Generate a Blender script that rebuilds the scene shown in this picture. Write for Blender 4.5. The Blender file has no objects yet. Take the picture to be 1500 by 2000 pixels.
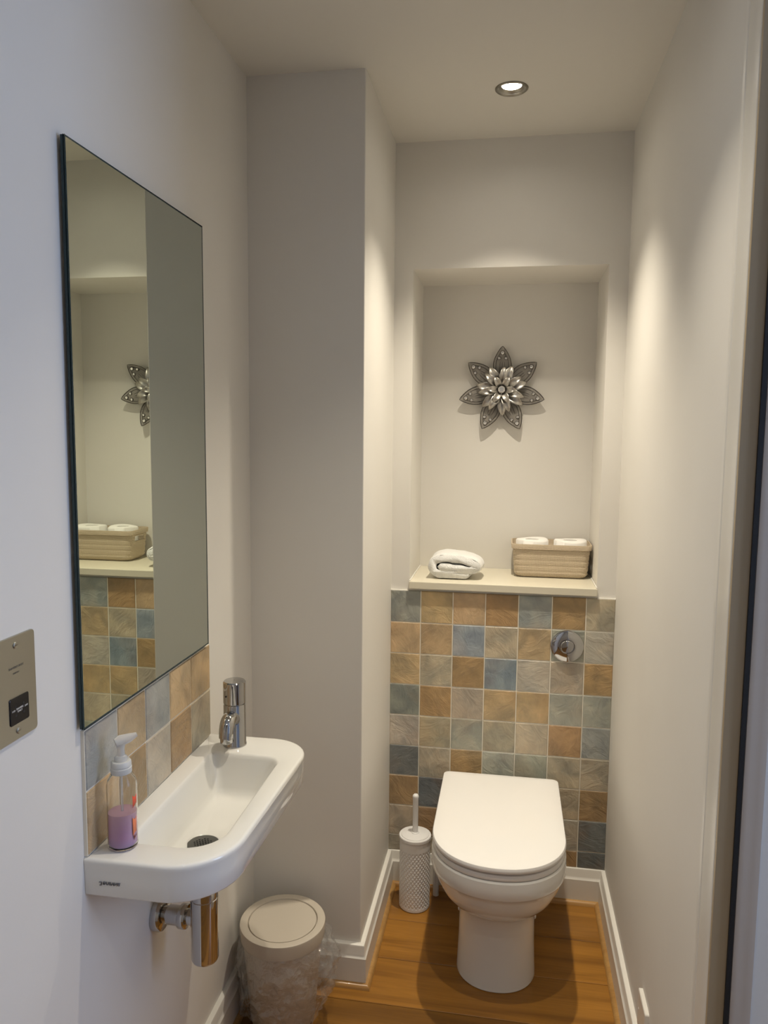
import bpy, bmesh, math, random
from mathutils import Vector, Matrix, noise
random.seed(7)
PI = math.pi
C = bpy.context.scene.collection
# ------------------------------------------------------------------ camera
CX, CY, CZ = 0.3671, -2.3726, 1.4910
YAW, PITCH, ROLL, F = 0.16426, -0.10363, 0.00912, 1480.4
W, XL, YP, HC, ZT, P = 0.6967, -0.3014, -0.4817, 2.365, 0.9911, 0.1025
cd = bpy.data.cameras.new('camera'); cam = bpy.data.objects.new('camera', cd); C.objects.link(cam)
cy, sy, cp, sp, cr, sr = math.cos(YAW), math.sin(YAW), math.cos(PITCH), math.sin(PITCH), math.cos(ROLL), math.sin(ROLL)
fwd = Vector((-sy*cp, cy*cp, sp)); r0 = Vector((cy, sy, 0)); u0 = r0.cross(fwd)
rr = cr*r0 + sr*u0; uu = -sr*r0 + cr*u0
cam.matrix_world = Matrix(((rr.x, uu.x, -fwd.x, CX), (rr.y, uu.y, -fwd.y, CY), (rr.z, uu.z, -fwd.z, CZ), (0, 0, 0, 1)))
cd.sensor_fit = 'HORIZONTAL'; cd.sensor_width = 36; cd.lens = F/1500*36; cd.clip_start = 0.02
bpy.context.scene.camera = cam
# ------------------------------------------------------------------ world, lights, exposure
vs = bpy.context.scene.view_settings
vs.view_transform = 'Standard'; vs.look = 'None'; vs.gamma = 1; vs.use_curve_mapping = False; vs.exposure = 0.38
wd = bpy.data.worlds.new('world'); bpy.context.scene.world = wd; wd.use_nodes = True
wd.node_tree.nodes['Background'].inputs[0].default_value = (0.55, 0.68, 1, 1)
wd.node_tree.nodes['Background'].inputs[1].default_value = 1.0
def light(name, kind, loc, energy, col, **kw):
    l = bpy.data.lights.new(name, kind); l.energy = energy; l.color = col
    for k, v in kw.items(): setattr(l, k, v)
    o = bpy.data.objects.new(name, l); C.objects.link(o); o.location = loc; return o
# daylight entering by the hall window (right of the open door), and the lamps of the ceiling
win = light('window_daylight', 'AREA', (1.97, -1.55, 1.45), 11, (0.50, 0.66, 1.0), shape='RECTANGLE', size=1.3, size_y=.6)
win.rotation_euler = (0, PI/2, 0)
LAMPS = [(0.346, -0.322, 74.0), (0.32, -1.12, 38.0), (0.20, -2.15, 24.0)]
LCOL = (1.0, 0.90, 0.735)
for (lx, ly, e) in LAMPS:
    light('downlight_beam', 'SPOT', (lx, ly, HC+0.004), e, LCOL, spot_size=math.radians(93), spot_blend=1.0, shadow_soft_size=0.018)

# ------------------------------------------------------------------ materials
def mat(name, col, rough=0.5, metal=0.0, spec=0.5, coat=0.0, trans=0.0, ior=1.45, sheen=0):
    m = bpy.data.materials.new(name); m.use_nodes = True
    b = m.node_tree.nodes['Principled BSDF']
    b.inputs['Base Color'].default_value = (*col, 1); b.inputs['Roughness'].default_value = rough
    b.inputs['Metallic'].default_value = metal; b.inputs['Specular IOR Level'].default_value = spec
    b.inputs['Coat Weight'].default_value = coat; b.inputs['Transmission Weight'].default_value = trans
    b.inputs['IOR'].default_value = ior; b.inputs['Sheen Weight'].default_value = sheen
    return m
def N(m, t, **kw):
    n = m.node_tree.nodes.new(t)
    for k, v in kw.items():
        if k in n.inputs: n.inputs[k].default_value = v
        else: setattr(n, k, v)
    return n
def L(m, a, b): m.node_tree.links.new(a, b)
def bsdf(m): return m.node_tree.nodes['Principled BSDF']
def bump(m, scale, strength, dist=0.001, detail=3, vec=None, stretch=None):
    tc = N(m, 'ShaderNodeTexCoord'); src = tc.outputs['Object']
    if stretch:
        mp = N(m, 'ShaderNodeMapping'); mp.inputs['Scale'].default_value = stretch; L(m, src, mp.inputs[0]); src = mp.outputs[0]
    n = N(m, 'ShaderNodeTexNoise', Scale=scale, Detail=detail); L(m, src, n.inputs['Vector'])
    b = N(m, 'ShaderNodeBump', Strength=strength, Distance=dist); L(m, n.outputs[0], b.inputs['Height'])
    L(m, b.outputs[0], bsdf(m).inputs['Normal'])
    return n
def tint(m, c1, c2, scale, stretch=(1, 1, 1), detail=4, lo=.35, hi=.65):
    tc = N(m, 'ShaderNodeTexCoord'); mp = N(m, 'ShaderNodeMapping'); mp.inputs['Scale'].default_value = stretch
    L(m, tc.outputs['Object'], mp.inputs[0]); n = N(m, 'ShaderNodeTexNoise', Scale=scale, Detail=detail); L(m, mp.outputs[0], n.inputs['Vector'])
    r = N(m, 'ShaderNodeValToRGB'); r.color_ramp.elements[0].color = (*c1, 1); r.color_ramp.elements[1].color = (*c2, 1)
    r.color_ramp.elements[0].position = lo; r.color_ramp.elements[1].position = hi
    L(m, n.outputs[0], r.inputs[0]); L(m, r.outputs[0], bsdf(m).inputs['Base Color'])

WALL = mat('wall_paint', (0.79, 0.765, 0.715), 0.6, spec=.3); tint(WALL, (0.78, 0.752, 0.70), (0.80, 0.778, 0.73), 2.5); bump(WALL, 260, .12, .0006)
CEIL = mat('ceiling_paint', (0.78, 0.755, 0.70), 0.8, spec=.2); bump(CEIL, 180, .1, .0005)
GLOSSW = mat('gloss_white_paint', (0.78, 0.755, 0.70), 0.32); bump(GLOSSW, 60, .05, .0006, stretch=(1, 1, .2))
DOORP = mat('door_frame_paint', (0.42, 0.325, 0.20), 0.4)
DOORS = mat('door_stop_paint', (0.52, 0.44, 0.36), 0.35)
GROUT = mat('cream_grout', (0.84, 0.79, 0.68), 0.85); bump(GROUT, 400, .3, .0004)
CERAM = mat('white_ceramic', (0.80, 0.79, 0.75), 0.035, coat=.4)
SEATM = mat('white_seat_plastic', (0.84, 0.825, 0.80), 0.09)
PLAST = mat('matt_white_plastic', (0.80, 0.79, 0.78), 0.4)
CHROME = mat('chrome', (0.52, 0.52, 0.52), 0.06, 1.0)
STEEL = mat('brushed_steel', (0.46, 0.455, 0.41), 0.34, 1.0); bump(STEEL, 300, .06, .0003, stretch=(1, .05, 1))
DARK = mat('dark_gap', (0.015, 0.015, 0.015), 0.6)
BLACKP = mat('gloss_black_plastic', (0.008, 0.008, 0.01), 0.2)
MIRR = mat('mirror_silver', (0.67, 0.72, 0.64), 0.0, 1.0)
MEDGE = mat('mirror_glass_edge', (0.02, 0.045, 0.05), 0.15)
SHELF = mat('cream_shelf_paint', (0.70, 0.655, 0.53), 0.35); bump(SHELF, 60, .04, .0006)
BINM = mat('beige_bin_plastic', (0.53, 0.475, 0.395), 0.45); bump(BINM, 300, .05, .0003)
BASK = mat('beige_woven_plastic', (0.62, 0.51, 0.37), 0.55)
PAPER = mat('white_tissue_paper', (0.85, 0.83, 0.79), 0.9); bump(PAPER, 90, .3, .001)
TOWEL = mat('white_terry_cloth', (0.88, 0.88, 0.86), 0.95, spec=.1, sheen=.3); bump(TOWEL, 420, .9, .003, detail=2)
SILV = mat('antiqued_silver_metal', (0.33, 0.31, 0.285), 0.38, 1.0); tint(SILV, (.34, .32, .295), (.62, .60, .56), 45); bump(SILV, 120, .15, .0006)
SHEET = mat('dull_silver_sheet', (0.36, 0.335, 0.30), 0.5, 0.35)
bsdf(SHEET).inputs['Alpha'].default_value = .6     # fine gauze
WIRE = mat('dark_pewter_wire', (0.11, 0.10, 0.09), 0.4, .9)
GEM = mat('clear_rhinestone', (0.9, 0.9, 0.9), 0.03, .75)
RUST = mat('grey_sealant', (0.55, 0.52, 0.46), .6)
HALLP = mat('hall_wall_paint', (0.62, 0.64, 0.68), .6)
INK = mat('dark_print', (0.2, 0.2, 0.21), .5)
WINK = mat('white_print', (0.8, 0.8, 0.8), .5)
FAINT = mat('faint_etched_print', (0.30, 0.29, 0.26), .5, .8)

def wood(name, ca, cb, axis):
    m = mat(name, ca, 0.33, coat=.15)
    nt = m.node_tree
    tc = N(m, 'ShaderNodeTexCoord'); oi = N(m, 'ShaderNodeObjectInfo')
    add = N(m, 'ShaderNodeVectorMath', operation='ADD'); sc = N(m, 'ShaderNodeVectorMath', operation='SCALE'); sc.inputs['Scale'].default_value = 30
    cmb = N(m, 'ShaderNodeCombineXYZ')
    for i in range(3): L(m, oi.outputs['Random'], cmb.inputs[i])
    L(m, cmb.outputs[0], sc.inputs[0]); L(m, tc.outputs['Object'], add.inputs[0]); L(m, sc.outputs[0], add.inputs[1])
    mp = N(m, 'ShaderNodeMapping'); s = [14, 14, 14]; s[axis] = 1.1; mp.inputs['Scale'].default_value = s; L(m, add.outputs[0], mp.inputs[0])
    n1 = N(m, 'ShaderNodeTexNoise', Scale=1.3, Detail=5, Distortion=.8); L(m, mp.outputs[0], n1.inputs['Vector'])
    mp2 = N(m, 'ShaderNodeMapping'); s2 = [160, 160, 160]; s2[axis] = 4; mp2.inputs['Scale'].default_value = s2; L(m, add.outputs[0], mp2.inputs[0])
    n2 = N(m, 'ShaderNodeTexNoise', Scale=1.5, Detail=2); L(m, mp2.outputs[0], n2.inputs['Vector'])
    rp = N(m, 'ShaderNodeValToRGB'); e = rp.color_ramp.elements; e[0].position = .25; e[0].color = (*cb, 1); e[1].position = .70; e[1].color = (*ca, 1)
    L(m, n1.outputs[0], rp.inputs[0])
    mx = N(m, 'ShaderNodeMix', data_type='RGBA', blend_type='MULTIPLY'); mx.inputs[0].default_value = .25
    L(m, rp.outputs[0], mx.inputs[6])
    bw = N(m, 'ShaderNodeMapRange'); bw.inputs[1].default_value = .35; bw.inputs[2].default_value = .6; bw.inputs[3].default_value = .55; L(m, n2.outputs[0], bw.inputs[0])
    L(m, bw.outputs[0], mx.inputs[7])
    hs = N(m, 'ShaderNodeHueSaturation'); mr = N(m, 'ShaderNodeMapRange'); mr.inputs[3].default_value = .7; mr.inputs[4].default_value = 1.25
    L(m, oi.outputs['Random'], mr.inputs[0]); L(m, mr.outputs[0], hs.inputs['Value']); L(m, mx.outputs[2], hs.inputs['Color'])
    L(m, hs.outputs[0], bsdf(m).inputs['Base Color'])
    b = N(m, 'ShaderNodeBump', Strength=.15, Distance=.0006); L(m, n2.outputs[0], b.inputs['Height']); L(m, b.outputs[0], bsdf(m).inputs['Normal'])
    return m
OAK = wood('golden_oak', (0.37, 0.168, 0.026), (0.17, 0.070, 0.010), 0)
BEADX = wood('oak_beading', (0.50, 0.29, 0.10), (0.36, 0.18, 0.05), 0)

def tile_mat():
    m = mat('glazed_slate_tile', (.5, .5, .5), .30, coat=.12)
    tc = N(m, 'ShaderNodeTexCoord'); oi = N(m, 'ShaderNodeObjectInfo')
    cmb = N(m, 'ShaderNodeCombineXYZ')
    for i in range(3): L(m, oi.outputs['Random'], cmb.inputs[i])
    sc = N(m, 'ShaderNodeVectorMath', operation='SCALE'); sc.inputs['Scale'].default_value = 20; L(m, cmb.outputs[0], sc.inputs[0])
    add = N(m, 'ShaderNodeVectorMath', operation='ADD'); L(m, tc.outputs['Object'], add.inputs[0]); L(m, sc.outputs[0], add.inputs[1])
    # broad patches of a second tone
    n1 = N(m, 'ShaderNodeTexNoise', Scale=13, Detail=3, Distortion=.6); L(m, add.outputs[0], n1.inputs['Vector'])
    mr = N(m, 'ShaderNodeMapRange'); mr.inputs[1].default_value = .35; mr.inputs[2].default_value = .68; L(m, n1.outputs[0], mr.inputs[0])
    tone = N(m, 'ShaderNodeMix', data_type='RGBA', blend_type='MULTIPLY'); tone.inputs[0].default_value = 1
    L(m, oi.outputs['Color'], tone.inputs[6]); tone.inputs[7].default_value = (0.62, 0.66, 0.72, 1)
    mx = N(m, 'ShaderNodeMix', data_type='RGBA'); L(m, mr.outputs[0], mx.inputs[0]); L(m, oi.outputs['Color'], mx.inputs[6]); L(m, tone.outputs[2], mx.inputs[7])
    # warm blush
    n3 = N(m, 'ShaderNodeTexNoise', Scale=9, Detail=2); 
    ad2 = N(m, 'ShaderNodeVectorMath', operation='ADD'); ad2.inputs[1].default_value = (5, 9, 2); L(m, add.outputs[0], ad2.inputs[0]); L(m, ad2.outputs[0], n3.inputs['Vector'])
    mr3 = N(m, 'ShaderNodeMapRange'); mr3.inputs[1].default_value = .5; mr3.inputs[2].default_value = .75; mr3.inputs[4].default_value = .22; L(m, n3.outputs[0], mr3.inputs[0])
    mx3 = N(m, 'ShaderNodeMix', data_type='RGBA', blend_type='MIX'); mx3.inputs[7].default_value = (.50, .27, .11, 1)
    L(m, mr3.outputs[0], mx3.inputs[0]); L(m, mx.outputs[2], mx3.inputs[6])
    # riven relief, streaks turned by a random angle for each tile
    rot = N(m, 'ShaderNodeVectorRotate'); rot.rotation_type = 'Y_AXIS'
    ma = N(m, 'ShaderNodeMath', operation='MULTIPLY'); ma.inputs[1].default_value = 3.1; L(m, oi.outputs['Random'], ma.inputs[0])
    L(m, add.outputs[0], rot.inputs['Vector']); L(m, ma.outputs[0], rot.inputs['Angle'])
    mp = N(m, 'ShaderNodeMapping'); mp.inputs['Scale'].default_value = (10, 15, 18); L(m, rot.outputs[0], mp.inputs[0])
    n2 = N(m, 'ShaderNodeTexNoise', Scale=1.3, Detail=5, Distortion=1.2); n2.inputs['Roughness'].default_value = .62
    L(m, mp.outputs[0], n2.inputs['Vector'])
    b = N(m, 'ShaderNodeBump', Strength=1.0, Distance=.005); L(m, n2.outputs[0], b.inputs['Height']); L(m, b.outputs[0], bsdf(m).inputs['Normal'])
    dk = N(m, 'ShaderNodeMix', data_type='RGBA', blend_type='MULTIPLY'); dk.inputs[0].default_value = .3
    mr4 = N(m, 'ShaderNodeMapRange'); mr4.inputs[1].default_value = .3; mr4.inputs[2].default_value = .7; mr4.inputs[3].default_value = .7; mr4.inputs[4].default_value = 1.15
    L(m, n2.outputs[0], mr4.inputs[0]); L(m, mx3.outputs[2], dk.inputs[6]); L(m, mr4.outputs[0], dk.inputs[7])
    L(m, dk.outputs[2], bsdf(m).inputs['Base Color'])
    return m
TILE = tile_mat()

# ------------------------------------------------------------------ mesh helpers
class MB:
    def __init__(s): s.v = []; s.f = []; s.mi = []
    def add(s, vs, fs, mi=0):
        o = len(s.v); s.v += [tuple(v) for v in vs]; s.f += [[i+o for i in f] for f in fs]; s.mi += [mi]*len(fs); return s
    def box(s, a, b, mi=0):
        x0, y0, z0 = a; x1, y1, z1 = b
        return s.add([(x0,y0,z0),(x1,y0,z0),(x1,y1,z0),(x0,y1,z0),(x0,y0,z1),(x1,y0,z1),(x1,y1,z1),(x0,y1,z1)],
                     [(0,3,2,1),(4,5,6,7),(0,1,5,4),(1,2,6,5),(2,3,7,6),(3,0,4,7)], mi)
    def loft(s, rings, cap0=True, cap1=True, closed=True, mi=0):
        n = len(rings[0]); vs = [p for r in rings for p in r]; fs = []
        for i in range(len(rings)-1):
            for j in range(n if closed else n-1):
                k = (j+1) % n; fs.append((i*n+j, i*n+k, (i+1)*n+k, (i+1)*n+j))
        if cap0: fs.append(tuple(range(n-1, -1, -1)))
        if cap1: fs.append(tuple((len(rings)-1)*n+j for j in range(n)))
        return s.add(vs, fs, mi)
    def lathe(s, prof, c=(0,0,0), n=40, axis='Z', cap0=True, cap1=True, mi=0):
        rings = []
        for (r, h) in prof:
            ring = []
            for j in range(n):
                a = 2*PI*j/n; x, y = r*math.cos(a), r*math.sin(a)
                p = {'Z': (x, y, h), 'X': (h, x, y), 'Y': (y, h, x)}[axis]
                ring.append((c[0]+p[0], c[1]+p[1], c[2]+p[2]))
            rings.append(ring)
        return s.loft(rings, cap0, cap1, mi=mi)
    def tube(s, pts, rad, n=10, closed=False, mi=0):
        pts = [Vector(p) for p in pts]; m = len(pts); rings = []; up = None
        rads = rad if isinstance(rad, (list, tuple)) else [rad]*m
        for i, p in enumerate(pts):
            if closed: t = (pts[(i+1) % m]-pts[i-1]).normalized()
            else: t = (pts[min(i+1, m-1)]-pts[max(i-1, 0)]).normalized()
            if up is None: up = Vector((0,0,1)) if abs(t.z) < .9 else Vector((0,1,0))
            a = t.cross(up).normalized(); b = a.cross(t).normalized(); up = b
            rings.append([p+rads[i]*(math.cos(2*PI*j/n)*a+math.sin(2*PI*j/n)*b) for j in range(n)])
        if closed: rings.append(rings[0]); return s.loft(rings, False, False, mi=mi)
        return s.loft(rings, mi=mi)
    def build(s, name, mats, parent=None, smooth=None, bevel=0, seg=2, subsurf=0):
        me = bpy.data.meshes.new(name); me.from_pydata(s.v, [], s.f)
        bm = bmesh.new(); bm.from_mesh(me); bmesh.ops.remove_doubles(bm, verts=bm.verts, dist=1e-6)
        bmesh.ops.recalc_face_normals(bm, faces=bm.faces)
        bm.to_mesh(me); bm.free()
        mats = mats if isinstance(mats, (list, tuple)) else [mats]
        for m in mats: me.materials.append(m)
        if len(mats) > 1 and len(me.polygons) == len(s.mi):
            for p_, i in zip(me.polygons, s.mi): p_.material_index = i
        if smooth is not None:
            me.shade_smooth(); me.set_sharp_from_angle(angle=math.radians(smooth))
        o = bpy.data.objects.new(name, me); C.objects.link(o)
        if parent: o.parent = parent; o.matrix_parent_inverse = Matrix.Translation(-Vector(parent.location)) if parent.type == 'EMPTY' else Matrix()
        if bevel:
            b = o.modifiers.new('bevel', 'BEVEL'); b.width = bevel; b.segments = seg; b.limit_method = 'ANGLE'; b.angle_limit = math.radians(50)
        if subsurf:
            b = o.modifiers.new('sub', 'SUBSURF'); b.levels = subsurf; b.render_levels = subsurf
        return o
def thing(name, loc, label, cat, group=None):
    o = bpy.data.objects.new(name, None); C.objects.link(o); o.location = loc; o.empty_display_size = .05
    o['label'] = label; o['category'] = cat
    if group: o['group'] = group
    return o
def tag(o, label, cat, group=None):
    o['label'] = label; o['category'] = cat
    if group: o['group'] = group
    return o
def struct(o): o['kind'] = 'structure'; return o
def rrect(x0, x1, y0, y1, z, rad, k=8):
    """rounded rectangle; rad = (r at x1y1, x0y1, x0y0, x1y0)"""
    if not isinstance(rad, (tuple, list)): rad = [rad]*4
    out = []
    for (cx_, cy_, a0, r, sx, sy_) in ((x1, y1, 0, rad[0], -1, -1), (x0, y1, 90, rad[1], 1, -1), (x0, y0, 180, rad[2], 1, 1), (x1, y0, 270, rad[3], -1, 1)):
        for i in range(k+1):
            a = math.radians(a0+90*i/k); out.append((cx_+sx*r+r*math.cos(a), cy_+sy_*r+r*math.sin(a), z))
    return out
def text(body, size, loc, rot, name, m, parent, depth=.0002):
    cu = bpy.data.curves.new(name, 'FONT'); cu.body = body; cu.size = size; cu.align_x = 'CENTER'; cu.align_y = 'CENTER'; cu.extrude = depth; cu.resolution_u = 3
    o = bpy.data.objects.new(name, cu); C.objects.link(o)
    dg = bpy.context.evaluated_depsgraph_get(); me = bpy.data.meshes.new_from_object(o.evaluated_get(dg)); bpy.data.objects.remove(o)
    me.transform(Matrix.Translation(loc) @ rot); me.materials.clear(); me.materials.append(m)
    o = bpy.data.objects.new(name, me); C.objects.link(o); o.parent = parent
    if parent.type == 'EMPTY': o.matrix_parent_inverse = Matrix.Translation(-Vector(parent.location))
    return o

# ------------------------------------------------------------------ room shell
RY = -2.85                                   # rear of the room, behind the camera
RX0, RX1, RZ0, RZ1, RD = 0.059, 0.640, 1.000, 1.992, 0.275   # recess over the cistern
m = MB(); m.box((-.02, 0, -.02), (RX0, RD, HC)); m.box((RX1, 0, -.02), (W+.02, RD, HC)); m.box((RX0, 0, RZ1), (RX1, RD, HC))
m.box((RX0, 0, -.02), (RX1, RD, RZ0)); m.box((-.02, RD, -.02), (W+.02, RD+.06, HC))
wall_back = struct(m.build('wall_back', WALL))
wall_left = struct(MB().box((XL-.1, RY, -.02), (XL, YP+.02, HC)).build('wall_left', WALL))
wall_inner = struct(MB().box((XL-.1, YP, -.02), (0, RD+.06, HC+.02)).build('wall_inner', WALL, bevel=.003, seg=3))
DY0, DY1, DH = -1.254, -2.06, 2.25           # door opening in the right wall
m = MB(); m.box((W, DY0, -.02), (W+.1, RD+.06, HC)); m.box((W, RY, -.02), (W+.1, DY1, HC)); m.box((W, DY1, DH), (W+.1, DY0, HC))
wall_right = struct(m.build('wall_right', WALL))
wall_rear = struct(MB().box((XL-.1, RY-.1, -.02), (2.1, RY, HC)).build('wall_rear', WALL))
hall_back = struct(MB().box((W+.1, -1.10, -.02), (2.1, -1.0, HC)).build('wall_hall', HALLP))
# hall outer wall with its window
m = MB(); m.box((1.95, RY, -.02), (2.05, -1.85, HC)); m.box((1.95, -1.25, -.02), (2.05, -1.10, HC)); m.box((1.95, -1.85, -.02), (2.05, -1.25, .8)); m.box((1.95, -1.85, 2.1), (2.05, -1.25, HC))
wall_outer = struct(m.build('wall_outer', HALLP))
wf = MB()
for a, b in (((1.99, -1.85, .8), (2.03, -1.25, .84)), ((1.99, -1.85, 2.06), (2.03, -1.25, 2.1)), ((1.99, -1.85, .84), (2.03, -1.81, 2.06)), ((1.99, -1.29, .84), (2.03, -1.25, 2.06))): wf.box(a, b)
wf = struct(wf.build('window_1', GLOSSW, bevel=.003))
# ceiling with round openings for the downlights
def ceiling():
    m = MB(); cuts = [RD, -.75, -1.7, RY]; n = 32; R = .0345
    X0, X1 = XL, W+.0
    for k, (lx, ly, e) in enumerate(LAMPS):
        ya, yb = cuts[k], cuts[k+1]
        for z in (HC,):
            vs_ = [(X0, yb, z), (X1, yb, z), (X1, ya, z), (X0, ya, z)]
            # circle points start at the direction of corner 0
            circ = [(lx+R*math.cos(-3*PI/4+2*PI*j/n), ly+R*math.sin(-3*PI/4+2*PI*j/n), z) for j in range(n)]
            vs_ += circ; fs = []; q = n//4
            for s_ in range(4):
                fs.append([s_, (s_+1) % 4]+[4+((s_+1)*q-i) % n for i in range(q+1)])
            m.add(vs_, fs)
            up = [(x, y, z+.07) for x, y, z in circ]
            m.loft([circ, up], False, True)
    m.box((X0, RY, HC+.08), (2.1, RD+.06, HC+.12))
    m.add([(W, RY, HC), (2.1, RY, HC), (2.1, -1.0, HC), (W, -1.0, HC)], [(0, 1, 2, 3)])
    return struct(m.build('ceiling', CEIL))
ceiling()
# ------------------------------------------------------------------ floor of oak planks
floor = struct(MB().box((XL-.1, RY-.1, -.06), (2.1, RD, -.016)).build('floor', DARK))
y = -.025+.175
j = 0
while y > RY:
    y0 = y-.175+.0009; y1 = min(y-.0009, .0)
    if y1 > y0:
        for (xa, xb) in ((XL, W), (W+.0015, 2.0)):
            if xa > .5 and y > -1.1: continue
            z0, z1, c = -.016, 0, .0012
            ring0 = [(xa, y0, z0), (xb, y0, z0), (xb, y1, z0), (xa, y1, z0)]
            ring1 = [(xa, y0, z1-c), (xb, y0, z1-c), (xb, y1, z1-c), (xa, y1, z1-c)]
            ring2 = [(xa, y0+c, z1), (xb, y0+c, z1), (xb, y1-c, z1), (xa, y1-c, z1)]
            MB().loft([ring0, ring1, ring2]).build('plank', OAK, floor)
    y -= .175; j += 1

# ------------------------------------------------------------------ skirting boards and oak beading
SKH, SKT = .116, .018
def skirting(name, pts, bead=True):
    """pts: plan polyline on the wall face, room side on the right-hand of travel normal given by miter"""
    prof = [(0, 0), (SKT, 0), (SKT, .080), (SKT-.003, .084), (SKT-.005, .089), (SKT-.005, .111), (SKT-.0065, .1145), (SKT-.009, SKH), (0, SKH)]
    def sweep(prof):
        rings = []
        for i, p in enumerate(pts):
            p = Vector(p)
            def nrm(a, b):
                d = (Vector(b)-Vector(a)).normalized(); return Vector((d.y, -d.x))
            if i == 0: nn = nrm(pts[0], pts[1])
            elif i == len(pts)-1: nn = nrm(pts[-2], pts[-1])
            else:
                a, b = nrm(pts[i-1], pts[i]), nrm(pts[i], pts[i+1]); nn = (a+b)/(1+a.dot(b))
            rings.append([(p.x+nn.x*u, p.y+nn.y*u, v) for u, v in prof])
        return rings
    o = struct(MB().loft(sweep(prof)).build(name, GLOSSW, smooth=35))
    if bead:
        bp = [(SKT, 0), (SKT+.013, 0)]+[(SKT+.013*math.cos(a), .013*math.sin(a)) for a in (PI/8, PI/4, 3*PI/8)]+[(SKT, .013)]
        b = MB().loft(sweep(bp)).build('quadrant_beading', BEADX, o, smooth=40)
        b['label'] = 'golden oak quadrant beading'
    return o
skirting('baseboard_left', [(XL, RY), (XL, YP), (0, YP), (0, 0)])
skirting('baseboard_back', [(0.0, 0), (W, 0)])
skirting('baseboard_right', [(W, 0), (W, -1.166)])

# ------------------------------------------------------------------ wall tiles
S2L = lambda c: tuple(((v/255+.055)/1.055)**2.4 if v > 10 else v/255/12.92 for v in c)
TC = {'G': (.41, .415, .37), 'B': (.38, .43, .46), 'E': (.56, .48, .35), 'T': (.64, .46, .26), 'O': (.53, .35, .18),
      'Q': (.46, .46, .37), 'D': (.215, .23, .235), 'W': (.62, .56, .45)}
ROWS = ['GTTOGOE', 'TTBETQW', 'TEOBWEO', 'GOETTQQ', 'WEQEEOG', 'DEOQQEE', 'ODQEEEO', 'EODEEQD', 'EEEEEOD']
G2 = .0014                                     # half a joint
def tile_mesh(w, h, t, name='tile'):
    """tile in the XZ plane, front towards -Y, origin at its centre"""
    a, b, c = w/2, h/2, .0016
    r = lambda x, z, y: [(-x, y, -z), (x, y, -z), (x, y, z), (-x, y, z)]
    n = 3; m = MB(); m.loft([r(a, b, 0), r(a, b, -t+c), r(a-c, b-c, -t)], True, True)
    me = bpy.data.meshes.new(name); me.from_pydata(m.v, [], m.f)
    bm = bmesh.new(); bm.from_mesh(me); bmesh.ops.recalc_face_normals(bm, faces=bm.faces); bm.to_mesh(me); bm.free()
    me.materials.append(TILE); return me
cache = {}
def put_tile(parent, cx_, cy_, cz_, w, h, t, code, rotz=0):
    k = (round(w, 4), round(h, 4), t)
    if k not in cache: cache[k] = tile_mesh(w, h, t)
    o = bpy.data.objects.new('tile', cache[k]); C.objects.link(o); o.parent = parent
    o.location = (cx_, cy_, cz_); o.rotation_euler = (random.uniform(-.004, .004), random.uniform(-.002, .002), rotz+random.uniform(-.004, .004))
    c = TC[code]; f = random.uniform(.9, 1.1); o.color = (c[0]*f*random.uniform(.97, 1.03), c[1]*f, c[2]*f*random.uniform(.94, 1.06), 1)
    return o
xs = [0]+[.0972+i*P for i in range(6)]+[W]
zs = [ZT-j*P for j in range(9)]+[SKH+.001]
for j in range(9):
    for i in range(7):
        a, b = xs[i]+(G2 if i else .001), xs[i+1]-(G2 if i < 6 else .001)
        z1, z0 = zs[j]-(G2 if j else 0), zs[j+1]+(G2 if j < 8 else 0)
        put_tile(wall_back, (a+b)/2, -.002, (z0+z1)/2, b-a, z1-z0, .007, ROWS[j][i])
g = MB().box((.0, -.0072, SKH), (W, 0, ZT-.001)).build('grout', GROUT, wall_back)
MB().box((.0, -.0085, ZT-.001), (RX0-.002, 0, ZT+.0015)).box((RX1+.002, -.0085, ZT-.001), (W, 0, ZT+.0015)).build('tile_edge_sealant', GLOSSW, wall_back)
YTF, ZJ = -.7842, .9098; ZB = .8008
LROWS = ['ETGWG', 'ETGEE', 'QOWED']             # behind mirror (hidden), then rows seen: from the far end to the near
for j, (z1, z0, codes) in enumerate([(ZJ+P, ZJ, 'TTGTG'), (ZJ, ZB, 'EOWOT')]):
    for i in range(5):
        ya, yb = YTF-(i+1)*P+G2, YTF-i*P-G2
        put_tile(wall_left, XL+.002, (ya+yb)/2, (z0+z1)/2, yb-ya, z1-z0-2*G2, .006, codes[i], rotz=PI/2)
MB().box((XL, YTF-5*P, ZB), (XL+.0062, YTF, ZJ+P)).build('grout', GROUT, wall_left)

# ------------------------------------------------------------------ door frame at right
m = MB()
def arch_ring(z):
    x = W
    return [(x, -1.166, z), (x-.014, -1.166, z), (x-.018, -1.171, z), (x-.018, -1.182, z), (x-.015, -1.187, z), (x-.020, -1.196, z), (x-.020, -1.252, z), (x-.016, -1.257, z), (x, -1.257, z)]
m.loft([arch_ring(0), arch_ring(DH+.09)])
m.box((W-.018, DY1-.08, 0), (W, DY1, DH+.09)); m.box((W-.018, DY1, DH), (W, -1.257, DH+.09))
door_frame = struct(m.build('door_1', GLOSSW, smooth=30))
MB().box((W-.0195, -1.262, 0), (W+.004, -1.255, DH)).build('lining', DOORP, door_frame)
MB().box((W+.003, -1.2665, 0), (W+.0095, -1.258, DH)).build('seal_strip', DARK, door_frame)['label'] = 'black door seal strip'
m = MB(); ring = lambda z: [(W+.0095, -1.262, z), (W+.011, -1.2645, z), (W+.018, -1.2655, z), (W+.022, -1.2640, z), (W+.030, -1.2650, z), (W+.040, -1.2635, z), (W+.040, -1.255, z), (W+.0095, -1.255, z)]
m.loft([ring(0), ring(DH)]).build('door_stop', DOORS, door_frame, smooth=40)
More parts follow.
